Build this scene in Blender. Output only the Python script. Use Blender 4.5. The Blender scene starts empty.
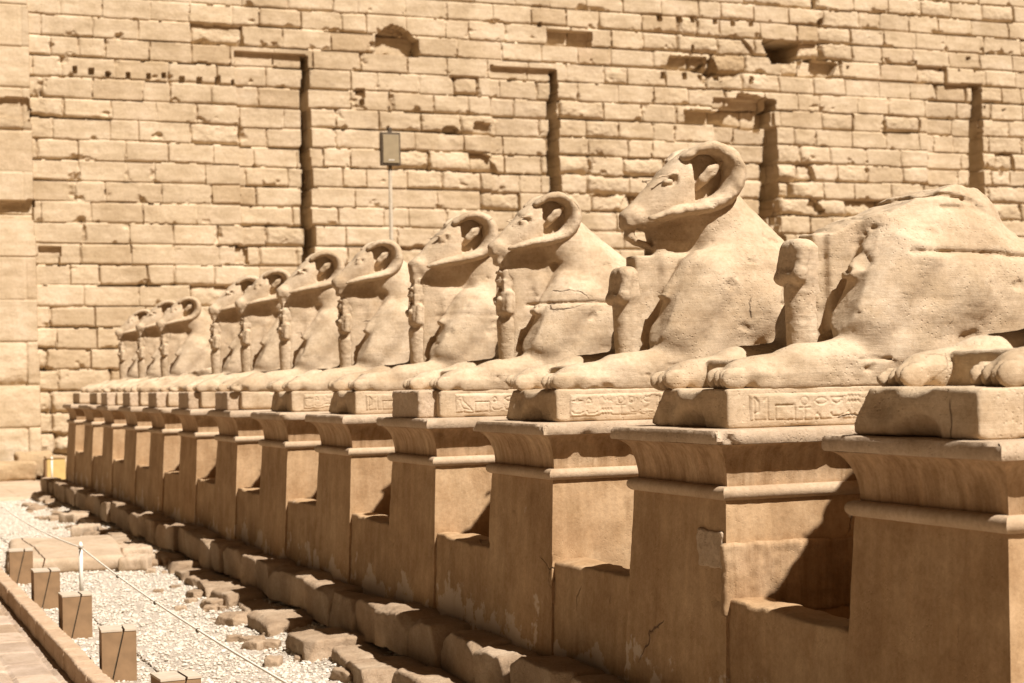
import bpy, math, random
import numpy as np
from mathutils import Matrix, Vector

S = bpy.context.scene
COL = S.collection
# ------------------------------------------------------------------ camera
EYE = 1.65
F_PX, YAW, PITCH, ROLL = 1701.0, 0.3822, 0.0230, 0.0204
Fv = np.array([math.sin(YAW)*math.cos(PITCH), math.cos(YAW)*math.cos(PITCH), math.sin(PITCH)])
Rv = np.array([math.cos(YAW), -math.sin(YAW), 0.0]); Uv = np.cross(Rv, Fv)
R2 = math.cos(ROLL)*Rv - math.sin(ROLL)*Uv
U2 = math.sin(ROLL)*Rv + math.cos(ROLL)*Uv
cam = bpy.data.cameras.new('camera'); camo = bpy.data.objects.new('camera', cam); COL.objects.link(camo)
camo.matrix_world = Matrix(((R2[0], U2[0], -Fv[0], 0), (R2[1], U2[1], -Fv[1], 0), (R2[2], U2[2], -Fv[2], EYE), (0, 0, 0, 1)))
cam.sensor_width = 36; cam.lens = F_PX/1024*36
cam.clip_start = 0.1; cam.clip_end = 2000
cam.dof.use_dof = True; cam.dof.focus_distance = 9.3; cam.dof.aperture_fstop = 3.6
S.camera = camo
# ------------------------------------------------------------------ light
LT, LK = 1.42, 0.39               # light drop and sideways drift per metre travelled along +Y
sun_from = Vector((LK, -1.0, LT)).normalized()
SUN_EL = math.asin(sun_from.z)
SUN_AZ = math.atan2(sun_from.x, sun_from.y)
W = bpy.data.worlds.new('World'); S.world = W; W.use_nodes = True
nt = W.node_tree; nt.nodes.clear()
o = nt.nodes.new('ShaderNodeOutputWorld'); b = nt.nodes.new('ShaderNodeBackground'); sk = nt.nodes.new('ShaderNodeTexSky')
sk.sky_type = 'NISHITA'; sk.sun_disc = False; sk.sun_elevation = SUN_EL; sk.sun_rotation = SUN_AZ
sk.dust_density = 4.0; sk.air_density = 1.0; sk.ozone_density = 0.6
mx = nt.nodes.new('ShaderNodeMix'); mx.data_type = 'RGBA'; mx.blend_type = 'MULTIPLY'; mx.inputs[0].default_value = 1
mx.inputs[7].default_value = (0.34, 0.205, 0.105, 1)
nt.links.new(sk.outputs[0], mx.inputs[6]); nt.links.new(mx.outputs[2], b.inputs[0]); nt.links.new(b.outputs[0], o.inputs[0])
b.inputs[1].default_value = 0.05
sl = bpy.data.lights.new('sun', 'SUN'); sl.energy = 5.0; sl.angle = math.radians(0.53); sl.color = (1.0, 0.953, 0.92)
so = bpy.data.objects.new('sun', sl); COL.objects.link(so)
so.rotation_euler = sun_from.to_track_quat('Z', 'Y').to_euler(); so.location = (10, -10, 30)
S.view_settings.view_transform = 'Standard'; S.view_settings.look = 'None'
S.view_settings.exposure = 0.68; S.view_settings.gamma = 1.0

# ------------------------------------------------------------------ numpy helpers
def _hash(ix, iy, iz, seed):
    h = (ix.astype(np.uint32)*np.uint32(374761393) + iy.astype(np.uint32)*np.uint32(668265263)
         + iz.astype(np.uint32)*np.uint32(2147483647) + np.uint32((seed*974634777) & 0xffffffff))
    h = (h ^ (h >> np.uint32(13)))*np.uint32(1274126177)
    h = h ^ (h >> np.uint32(16))
    return (h & np.uint32(0xffffff)).astype(np.float32)/np.float32(0xffffff)*2 - 1
def noise3(x, y, z, seed=0):
    x, y, z = np.broadcast_arrays(np.asarray(x, np.float32), np.asarray(y, np.float32), np.asarray(z, np.float32))
    xi, yi, zi = np.floor(x), np.floor(y), np.floor(z)
    fx, fy, fz = x-xi, y-yi, z-zi
    fx = fx*fx*(3-2*fx); fy = fy*fy*(3-2*fy); fz = fz*fz*(3-2*fz)
    xi = xi.astype(np.int64); yi = yi.astype(np.int64); zi = zi.astype(np.int64)
    def g(a, b_, c): return _hash(xi+a, yi+b_, zi+c, seed)
    x00 = g(0,0,0)*(1-fx)+g(1,0,0)*fx; x10 = g(0,1,0)*(1-fx)+g(1,1,0)*fx
    x01 = g(0,0,1)*(1-fx)+g(1,0,1)*fx; x11 = g(0,1,1)*(1-fx)+g(1,1,1)*fx
    return (x00*(1-fy)+x10*fy)*(1-fz) + (x01*(1-fy)+x11*fy)*fz
def fbm(x, y, z, octv=4, seed=0, gain=0.5):
    s = 0; a = 1; t = 0; f = 1.0
    for i in range(octv):
        s = s + a*noise3(x*f, y*f, z*f, seed+i*17); t += a; a *= gain; f *= 2.03
    return s/t
def sstep(a, b_, x):
    t = np.clip((x-a)/(b_-a), 0, 1); return t*t*(3-2*t)
def raw_mesh(name, verts, quads, smooth=True, mat=None):
    verts = np.ascontiguousarray(verts, dtype=np.float32); quads = np.ascontiguousarray(quads, dtype=np.int32)
    me = bpy.data.meshes.new(name); k = quads.shape[1]
    me.vertices.add(len(verts)); me.vertices.foreach_set('co', verts.ravel())
    me.loops.add(quads.size); me.loops.foreach_set('vertex_index', quads.ravel())
    me.polygons.add(len(quads)); me.polygons.foreach_set('loop_start', np.arange(0, quads.size, k, dtype=np.int32))
    me.update(calc_edges=True); me.validate()
    me.polygons.foreach_set('use_smooth', np.full(len(me.polygons), smooth)); me.update()
    if mat: me.materials.append(mat)
    return me
def link(name, me, parent=None, loc=None):
    ob = bpy.data.objects.new(name, me); COL.objects.link(ob)
    if parent: ob.parent = parent
    if loc: ob.location = loc
    return ob
def tag(ob, label=None, cat=None, group=None, kind=None):
    for k, v in (('label', label), ('category', cat), ('group', group), ('kind', kind)):
        if v: ob[k] = v
    return ob
def empty(name, loc=(0, 0, 0), rz=0):
    ob = bpy.data.objects.new(name, None); COL.objects.link(ob); ob.location = loc; ob.rotation_euler = (0, 0, rz)
    ob.empty_display_size = 0.2
    return ob
def copy_tree(ob, parent=None):
    c = ob.copy(); COL.objects.link(c)
    if parent: c.parent = parent
    for ch in list(ob.children): copy_tree(ch, c)
    return c
def surface_nets(f, org, h):
    nx, ny, nz = f.shape
    s = f < 0
    cnt = np.zeros((nx-1, ny-1, nz-1), np.int8); acc = np.zeros((nx-1, ny-1, nz-1, 3), np.float32)
    def cs(a, off):
        sl_ = tuple(slice(o_, o_+n-1) for o_, n in zip(off, (nx, ny, nz))); return a[sl_]
    corners = [(i, j, k) for i in (0, 1) for j in (0, 1) for k in (0, 1)]
    for a in corners:
        for d in range(3):
            if a[d] == 1: continue
            b_ = list(a); b_[d] = 1
            fa, fb = cs(f, a), cs(f, tuple(b_)); m = cs(s, a) != cs(s, tuple(b_))
            if not m.any(): continue
            t = (fa[m]/(fa[m]-fb[m]))
            cnt[m] += 1
            for e in range(3):
                acc[..., e][m] += (t if e == d else a[e])
    act = cnt > 0; idx = np.full(cnt.shape, -1, np.int32); n = int(act.sum()); idx[act] = np.arange(n)
    ii = np.argwhere(act).astype(np.float32)
    V = (ii + acc[act]/cnt[act][:, None])*h + np.array(org, np.float32)
    Q = []
    for d in range(3):
        u, v = (d+1) % 3, (d+2) % 3
        sl0 = [slice(1, -1)]*3; sl0[d] = slice(0, -1)
        sl1 = list(sl0); sl1[d] = slice(1, None)
        A, B = s[tuple(sl0)], s[tuple(sl1)]
        for flip, m in ((False, A & ~B), (True, ~A & B)):
            p = np.argwhere(m)
            if not len(p): continue
            p = p.copy()
            for e in range(3):
                if e != d: p[:, e] += 1
            def g(du, dv):
                q = p.copy(); q[:, u] -= du; q[:, v] -= dv
                return idx[q[:, 0], q[:, 1], q[:, 2]]
            q4 = np.stack([g(1, 1), g(0, 1), g(0, 0), g(1, 0)], 1)
            Q.append(q4[:, ::-1] if flip else q4)
    Q = np.concatenate(Q); Q = Q[(Q >= 0).all(1)]
    return V, Q
class SDF:
    def __init__(s, lo, hi, h):
        s.h = h; s.lo = np.array(lo, np.float32)
        s.n = np.ceil((np.array(hi)-np.array(lo))/h).astype(int)+1
        s.ax = [s.lo[i]+np.arange(s.n[i], dtype=np.float32)*h for i in range(3)]
        s.f = np.full(s.n, 1.0, np.float32)
    def _box(s, lo, hi, pad):
        sl_ = []
        for i in range(3):
            a = int(np.clip((lo[i]-pad-s.lo[i])/s.h, 0, s.n[i])); b_ = int(np.clip((hi[i]+pad-s.lo[i])/s.h+2, 0, s.n[i]))
            sl_.append(slice(a, b_))
        g = np.meshgrid(*[s.ax[i][sl_[i]] for i in range(3)], indexing='ij', sparse=True)
        return tuple(sl_), g
    def _apply(s, sl_, d, k, mode):
        a = s.f[sl_]
        if a.size == 0: return
        if mode == 'add':
            hh = np.clip(0.5+0.5*(a-d)/k, 0, 1); s.f[sl_] = a*(1-hh)+d*hh-k*hh*(1-hh)
        elif mode == 'sub':
            d = -d; hh = np.clip(0.5-0.5*(a-d)/k, 0, 1); s.f[sl_] = a*(1-hh)+d*hh+k*hh*(1-hh)
    def ell(s, c, r, k=0.04, rot=None, mode='add'):
        R = max(r); sl_, (x, y, z) = s._box([v-R for v in c], [v+R for v in c], max(0.12, k*2))
        x, y, z = x-c[0], y-c[1], z-c[2]
        if rot:                                     # pitch about y axis (radians)
            ca, sa = math.cos(rot), math.sin(rot); x, z = x*ca+z*sa, -x*sa+z*ca
        k0 = np.sqrt((x/r[0])**2+(y/r[1])**2+(z/r[2])**2); k1 = np.sqrt((x/r[0]**2)**2+(y/r[1]**2)**2+(z/r[2]**2)**2)+1e-6
        s._apply(sl_, k0*(k0-1)/k1, k, mode)
    def cap(s, a, b_, ra, rb, k=0.04, sy=1.0, mode='add'):
        R = max(ra, rb); sl_, (x, y, z) = s._box([min(p, q)-R for p, q in zip(a, b_)], [max(p, q)+R for p, q in zip(a, b_)], max(0.12, k*2))
        a = np.array(a, float); d = np.array(b_, float)-a
        px, py, pz = x-a[0], (y-a[1])/sy, z-a[2]; dy = d[1]/sy
        t = np.clip((px*d[0]+py*dy+pz*d[2])/(d[0]**2+dy**2+d[2]**2), 0, 1)
        dist = np.sqrt((px-t*d[0])**2+(py-t*dy)**2+(pz-t*d[2])**2)-(ra+(rb-ra)*t)
        s._apply(sl_, dist*min(1, (1+sy)/2), k, mode)
    def box(s, c, r, rad=0.02, k=0.03, rot=None, mode='add'):
        R = max(r) if rot else None
        lo = [c[i]-(R or r[i]) for i in range(3)]; hi = [c[i]+(R or r[i]) for i in range(3)]
        sl_, (x, y, z) = s._box(lo, hi, max(0.12, k*2)); x, y, z = x-c[0], y-c[1], z-c[2]
        if rot:
            ca, sa = math.cos(rot), math.sin(rot); x, z = x*ca+z*sa, -x*sa+z*ca
        qx, qy, qz = np.abs(x)-r[0]+rad, np.abs(y)-r[1]+rad, np.abs(z)-r[2]+rad
        d = np.sqrt(np.maximum(qx, 0)**2+np.maximum(qy, 0)**2+np.maximum(qz, 0)**2)+np.minimum(np.maximum(qx, np.maximum(qy, qz)), 0)-rad
        s._apply(sl_, d, k, mode)
    def chain(s, pts, rs, k=0.03, sy=1.0, mode='add'):
        for i in range(len(pts)-1): s.cap(pts[i], pts[i+1], rs[i], rs[i+1], k, sy, mode)
    def grid(s): return np.meshgrid(*s.ax, indexing='ij', sparse=True)
    def field(s, fn): s.f += fn(*s.grid())
    def erode(s, amp, sc, seed, octv=3, pit=0.0):
        m = np.abs(s.f) < 0.12                      # only near the surface
        p = np.argwhere(m); P = p.astype(np.float32)*s.h+s.lo
        n = fbm(P[:, 0]*sc, P[:, 1]*sc, P[:, 2]*sc, octv, seed)
        v = n*amp
        if pit: v = v + pit*np.clip(fbm(P[:, 0]*sc*3, P[:, 1]*sc*3, P[:, 2]*sc*3, 2, seed+99)-0.35, 0, 1)*3
        s.f[m] += v
    def mesh(s, name, mat, smooth=True):
        f = s.f.copy()
        for d in range(3):
            sl_ = [slice(None)]*3
            for e in (0, -1): sl_[d] = e; f[tuple(sl_)] = 1
        V, Q = surface_nets(f, s.lo, s.h)
        return raw_mesh(name, V, Q, smooth, mat)

# ------------------------------------------------------------------ materials
def new_mat(name, rough=0.95):
    m = bpy.data.materials.new(name); m.use_nodes = True; n = m.node_tree
    p = n.nodes['Principled BSDF']; p.inputs['Roughness'].default_value = rough
    p.inputs['Specular IOR Level'].default_value = 0.15
    return m, n, p
def stone_mat(name, c1, c2, c3, scale=1.0, *a_, crack=0.0, **k_):
    return _stone_mat(name, c1, c2, c3, scale, *a_, crack=crack, **k_)
def _stone_mat(name, c1, c2, c3, scale=1.0, bump=0.35, pits=0.5, streak=False, tone=False, patch=None, relief=0.012, crack=0.0, strata=0.0):
    m, n, p = new_mat(name); N = n.nodes.new; L = n.links.new
    tc = N('ShaderNodeTexCoord'); info = N('ShaderNodeObjectInfo')
    vec = N('ShaderNodeVectorMath'); vec.operation = 'ADD'; L(tc.outputs['Object'], vec.inputs[0])
    rnd = N('ShaderNodeVectorMath'); rnd.operation = 'SCALE'; rnd.inputs[0].default_value = (37, 71, 53); L(info.outputs['Random'], rnd.inputs['Scale'])
    L(rnd.outputs[0], vec.inputs[1]); V = vec.outputs[0]
    def noise(sc, det=5, rough=0.55, v=None):
        t = N('ShaderNodeTexNoise'); t.inputs['Scale'].default_value = sc*scale; t.inputs['Detail'].default_value = det; t.inputs['Roughness'].default_value = rough
        L(v or V, t.inputs['Vector']); return t.outputs['Fac']
    def ramp(fac, stops):
        r = N('ShaderNodeValToRGB'); L(fac, r.inputs[0]); e = r.color_ramp.elements
        while len(e) < len(stops): e.new(0.5)
        for i, (pos, c) in enumerate(stops): e[i].position = pos; e[i].color = (*c, 1) if len(c) == 3 else c
        return r.outputs[0]
    def mix(a, b_, f, mode='MIX'):
        x = N('ShaderNodeMix'); x.data_type = 'RGBA'; x.blend_type = mode
        for s_, v_ in ((0, f), (6, a), (7, b_)):
            if hasattr(v_, 'links') or hasattr(v_, 'is_output'): L(v_, x.inputs[s_])
            elif s_ == 0: x.inputs[0].default_value = v_
            else: x.inputs[s_].default_value = (*v_, 1)
        return x.outputs[2]
    col = ramp(noise(1.3, 7, 0.66), [(0.28, c1), (0.50, c2), (0.72, c3)])
    g = (0.5, 0.5, 0.5)
    col = mix(col, ramp(noise(38, 4, 0.7), [(0.3, (0.38, 0.36, 0.33)), (0.5, g), (0.7, (0.60, 0.60, 0.60))]), 0.55, 'OVERLAY')
    col = mix(col, ramp(noise(6, 4, 0.65), [(0.35, (0.42, 0.40, 0.36)), (0.6, (0.55, 0.55, 0.56))]), 0.32, 'OVERLAY')
    if streak:
        mp = N('ShaderNodeMapping'); mp.inputs['Scale'].default_value = (14, 14, 1.1); L(V, mp.inputs[0])
        col = mix(col, ramp(noise(1.0, 4, 0.6, mp.outputs[0]), [(0.36, (0.30, 0.27, 0.22)), (0.55, g), (0.72, (0.66, 0.65, 0.62))]), streak, 'OVERLAY')
    if tone:
        at = N('ShaderNodeAttribute'); at.attribute_name = 'tone'
        col = mix(col, ramp(at.outputs['Fac'], [(0.0, (0.38, 0.34, 0.28)), (0.45, g), (1.0, (0.60, 0.60, 0.59))]), 0.8, 'OVERLAY')
        mp2 = N('ShaderNodeMapping'); mp2.inputs['Scale'].default_value = (1.2, 1.2, 9); L(V, mp2.inputs[0])
        col = mix(col, ramp(noise(1.0, 5, 0.7, mp2.outputs[0]), [(0.35, (0.40, 0.38, 0.34)), (0.6, (0.55, 0.55, 0.55))]), 0.6, 'OVERLAY')
    if patch:
        sep = N('ShaderNodeSeparateXYZ'); L(tc.outputs['Object'], sep.inputs[0])
        ma = N('ShaderNodeMapRange'); L(sep.outputs['Z'], ma.inputs[0]); ma.inputs[1].default_value = 0.0; ma.inputs[2].default_value = patch[1]
        ma.inputs[3].default_value = 0.13; ma.inputs[4].default_value = -0.10
        ad = N('ShaderNodeMath'); L(noise(2.3, 7, 0.62), ad.inputs[0]); L(ma.outputs[0], ad.inputs[1])
        col = mix(col, patch[0], ramp(ad.outputs[0], [(0.60, (0, 0, 0)), (0.625, (1, 1, 1))]))
    crk = None
    if crack:
        wn = N('ShaderNodeTexNoise'); wn.inputs['Scale'].default_value = 3.5; wn.inputs['Detail'].default_value = 5; L(V, wn.inputs['Vector'])
        wv = N('ShaderNodeVectorMath'); wv.operation = 'MULTIPLY_ADD'; L(wn.outputs['Color'], wv.inputs[0]); wv.inputs[1].default_value = (0.22, 0.22, 0.22); L(V, wv.inputs[2])
        vc = N('ShaderNodeTexVoronoi'); vc.feature = 'DISTANCE_TO_EDGE'; vc.inputs['Scale'].default_value = 1.1; L(wv.outputs[0], vc.inputs['Vector'])
        line = ramp(vc.outputs['Distance'], [(0.0, (1, 1, 1)), (0.007, (0, 0, 0))])
        msk = ramp(noise(1.7, 3), [(0.60-0.12*crack, (0, 0, 0)), (0.66-0.10*crack, (1, 1, 1))])
        crk = mix((0, 0, 0), line, msk)
        col = mix(col, (0.10, 0.06, 0.035), mix((0, 0, 0), crk, 0.75))
        # long-weathered stains and paler scuffs
        col = mix(col, ramp(noise(2.6, 8, 0.72), [(0.42, (0.40, 0.37, 0.33)), (0.50, (0.5, 0.5, 0.5)), (0.62, (0.60, 0.60, 0.60))]), 0.32, 'OVERLAY')
    st = None
    if strata:                                          # bedding layers of the sandstone, worn into faint ledges
        ms_ = N('ShaderNodeMapping'); ms_.inputs['Scale'].default_value = (1.6, 1.6, 15); ms_.inputs['Rotation'].default_value = (0.05, -0.07, 0); L(V, ms_.inputs[0])
        st = noise(1.0, 7, 0.68, ms_.outputs[0])
        col = mix(col, ramp(st, [(0.36, (0.41, 0.38, 0.34)), (0.50, (0.5, 0.5, 0.5)), (0.66, (0.57, 0.57, 0.57))]), strata, 'OVERLAY')
    L(col, p.inputs['Base Color'])
    # bump: fine grain, pits, broad unevenness
    vo = N('ShaderNodeTexVoronoi'); vo.inputs['Scale'].default_value = 42*scale; vo.inputs['Randomness'].default_value = 1.0; L(V, vo.inputs['Vector'])
    sel = ramp(noise(4, 3), [(0.45, (0, 0, 0)), (0.62, (1, 1, 1))])
    pit = ramp(vo.outputs['Distance'], [(0.05, (0, 0, 0)), (0.30, (1, 1, 1))])
    pitm = mix((1, 1, 1), pit, sel)
    b1 = N('ShaderNodeBump'); b1.inputs['Strength'].default_value = pits; b1.inputs['Distance'].default_value = 0.012; L(pitm, b1.inputs['Height'])
    b2 = N('ShaderNodeBump'); b2.inputs['Strength'].default_value = bump; b2.inputs['Distance'].default_value = 0.008; L(noise(70, 5, 0.75), b2.inputs['Height']); L(b1.outputs[0], b2.inputs['Normal'])
    b3 = N('ShaderNodeBump'); b3.inputs['Strength'].default_value = bump; b3.inputs['Distance'].default_value = relief*3; L(noise(7, 6, 0.6), b3.inputs['Height']); L(b2.outputs[0], b3.inputs['Normal'])
    out = b3.outputs[0]
    if st is not None:
        b5 = N('ShaderNodeBump'); b5.inputs['Strength'].default_value = 0.32; b5.inputs['Distance'].default_value = 0.022; L(st, b5.inputs['Height']); L(out, b5.inputs['Normal']); out = b5.outputs[0]
    if crk is not None:
        b4 = N('ShaderNodeBump'); b4.invert = True; b4.inputs['Strength'].default_value = 0.8; b4.inputs['Distance'].default_value = 0.012; L(crk, b4.inputs['Height']); L(out, b4.inputs['Normal']); out = b4.outputs[0]
    L(out, p.inputs['Normal'])
    return m
def plain_mat(name, col, rough=0.6, var=0.15, sc=12, bump=0.2):
    m, n, p = new_mat(name, rough); N = n.nodes.new; L = n.links.new
    tc = N('ShaderNodeTexCoord'); t = N('ShaderNodeTexNoise'); t.inputs['Scale'].default_value = sc; t.inputs['Detail'].default_value = 6; L(tc.outputs['Object'], t.inputs['Vector'])
    r = N('ShaderNodeValToRGB'); L(t.outputs['Fac'], r.inputs[0])
    r.color_ramp.elements[0].position = 0.3; r.color_ramp.elements[1].position = 0.7
    r.color_ramp.elements[0].color = (*[c*(1-var) for c in col], 1); r.color_ramp.elements[1].color = (*[min(1, c*(1+var)) for c in col], 1)
    L(r.outputs[0], p.inputs['Base Color'])
    bp = N('ShaderNodeBump'); bp.inputs['Strength'].default_value = bump; bp.inputs['Distance'].default_value = 0.01; L(t.outputs['Fac'], bp.inputs['Height']); L(bp.outputs[0], p.inputs['Normal'])
    return m
M_RAM = stone_mat('ram_sandstone', (0.40, 0.295, 0.185), (0.485, 0.37, 0.24), (0.54, 0.42, 0.285), 1.0, 0.30, 0.45, crack=0.0001, relief=0.007, strata=0.32)
M_WALL = stone_mat('pylon_sandstone', (0.385, 0.29, 0.18), (0.48, 0.375, 0.245), (0.55, 0.44, 0.305), 0.6, 0.5, 0.3, tone=True, relief=0.02)
M_PED = stone_mat('pedestal_plaster', (0.330, 0.205, 0.105), (0.400, 0.260, 0.138), (0.470, 0.325, 0.185), 1.1, 0.22, 0.25, streak=0.25, patch=((0.52, 0.40, 0.28), 0.42), crack=0.0001)
M_COR = stone_mat('cornice_stone', (0.30, 0.185, 0.095), (0.40, 0.265, 0.148), (0.51, 0.37, 0.225), 1.4, 0.2, 0.3, streak=0.6)
M_TOR = stone_mat('moulding_stone', (0.36, 0.25, 0.15), (0.45, 0.33, 0.21), (0.53, 0.40, 0.27), 1.2, 0.22, 0.2)
M_SLAB = stone_mat('slab_stone', (0.37, 0.27, 0.17), (0.46, 0.345, 0.23), (0.53, 0.41, 0.285), 1.4, 0.35, 0.5)
M_ROCK = stone_mat('footing_stone', (0.24, 0.165, 0.10), (0.34, 0.24, 0.15), (0.46, 0.35, 0.235), 1.6, 0.6, 0.5)
M_GRAVEL = stone_mat('gravel_ground', (0.44, 0.37, 0.28), (0.54, 0.46, 0.36), (0.62, 0.55, 0.44), 3.0, 0.9, 1.0)
M_PEB = stone_mat('pebble_stone', (0.48, 0.41, 0.31), (0.63, 0.56, 0.45), (0.74, 0.68, 0.57), 6.0, 0.3, 0.2)
M_SAND = stone_mat('sand', (0.22, 0.15, 0.10), (0.26, 0.18, 0.12), (0.30, 0.22, 0.15), 0.7, 0.5, 0.3)
M_PAVE = stone_mat('paving_stone', (0.34, 0.25, 0.18), (0.42, 0.32, 0.235), (0.50, 0.39, 0.29), 2.0, 0.3, 0.4, tone=True)
M_KERB = stone_mat('kerb_stone', (0.40, 0.27, 0.165), (0.47, 0.33, 0.21), (0.54, 0.40, 0.27), 3.0, 0.3, 0.4)
M_WOOD = plain_mat('bollard_board', (0.25, 0.155, 0.08), 0.8, 0.15, 9)
M_WOODTOP = plain_mat('bollard_cap', (0.50, 0.41, 0.30), 0.8, 0.12, 14)
M_WHITE = plain_mat('white_paint', (0.72, 0.66, 0.55), 0.5, 0.08, 15)
M_ROPE = plain_mat('rope_fibre', (0.78, 0.70, 0.56), 0.9, 0.2, 80)
M_DARK = plain_mat('dark_metal', (0.09, 0.065, 0.04), 0.5, 0.2, 20)
M_LENS = plain_mat('lamp_face', (0.30, 0.235, 0.14), 0.35, 0.1, 8)
M_POLE = plain_mat('pole_metal', (0.36, 0.29, 0.20), 0.5, 0.15, 20)
M_YEL = plain_mat('yellow_plastic', (0.50, 0.36, 0.14), 0.5, 0.1, 8)

# ------------------------------------------------------------------ layout
X0, ZT, PITCH_P, YA, WD = 3.966, 1.39, 2.14, 5.10, 1.19
NP_ = 13
GZ = -0.42
def ray(u, v): return Fv*F_PX + R2*(u-512) + U2*(341.5-v)
YW, WB = 40.0, 0.06                      # pylon face and its batter
def onW(u, v):
    d = ray(u, v); k = (YW+WB*(EYE+0.4))/(d[1]-WB*d[2]); return d[0]*k, EYE+d[2]*k

# ------------------------------------------------------------------ setting: ground
def grid_sheet(name, x0, x1, y0, y1, nx, ny, zf, mat, smooth=True):
    xs = np.linspace(x0, x1, nx); ys = np.linspace(y0, y1, ny)
    X, Y = np.meshgrid(xs, ys, indexing='ij'); Z = zf(X, Y)
    V = np.stack([X, Y, Z], -1).reshape(-1, 3)
    i = np.arange((nx-1)*(ny-1)); a = (i//(ny-1))*ny+i % (ny-1)
    Q = np.stack([a, a+ny, a+ny+1, a+1], 1)
    return link(name, raw_mesh(name, V, Q, smooth, mat))
g = grid_sheet('ground', -260, 300, -200, 340, 57, 55, lambda x, y: np.full_like(x, GZ-0.03), M_SAND); tag(g, kind='structure')
g = grid_sheet('gravel_ground', 1.70, 6.2, -1, 33.4, 180, 900,
    lambda x, y: GZ+0.012*fbm(x*3, y*3, 0*x, 3, 5)+0.012*fbm(x*12, y*12, 0*x, 2, 8)+0.10*sstep(3.2, 3.9, x), M_GRAVEL); tag(g, kind='structure')

# paved footpath of the visitors, left of the kerb
def paving(name, x0, x1, y0, y1, z, lx, ly, h, gap, seed, mat):
    xs = np.arange(x0, x1, h); ys = np.arange(y0, y1, h)
    X, Y = np.meshgrid(xs, ys, indexing='ij')
    r = np.floor((X-x0)/lx).astype(int); offs = (r % 2)*0.5*ly
    c = np.floor((Y-y0+offs)/ly).astype(int)
    u = (X-x0) % lx; v = (Y-y0+offs) % ly
    e = np.minimum(np.minimum(u, lx-u), np.minimum(v, ly-v))
    hsh = _hash(r, c, r*0, seed)
    Z = z+hsh*0.004-0.012*(1-sstep(0, gap, e))+0.003*fbm(X*6, Y*6, X*0, 2, seed)
    Z[:, 0] = min(z-0.02, GZ-0.04); nx, ny = len(xs), len(ys)
    V = np.stack([X, Y, Z], -1).reshape(-1, 3); i = np.arange((nx-1)*(ny-1)); a = (i//(ny-1))*ny+i % (ny-1)
    me = raw_mesh(name, V, np.stack([a, a+ny, a+ny+1, a+1], 1), False, mat)
    at = me.attributes.new('tone', 'FLOAT', 'POINT'); at.data.foreach_set('value', (hsh*0.5+0.5).ravel().astype(np.float32))
    return link(name, me)
p_ = paving('path', -2.4, 1.60, 5.0, 34, GZ, 0.30, 0.60, 0.03, 0.02, 3, M_PAVE); tag(p_, kind='structure')
p_ = paving('pavement', -3.0, 9.5, 33.2, 40.6, GZ+0.08, 0.9, 1.3, 0.06, 0.05, 4, M_SLAB); tag(p_, kind='structure')

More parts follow.
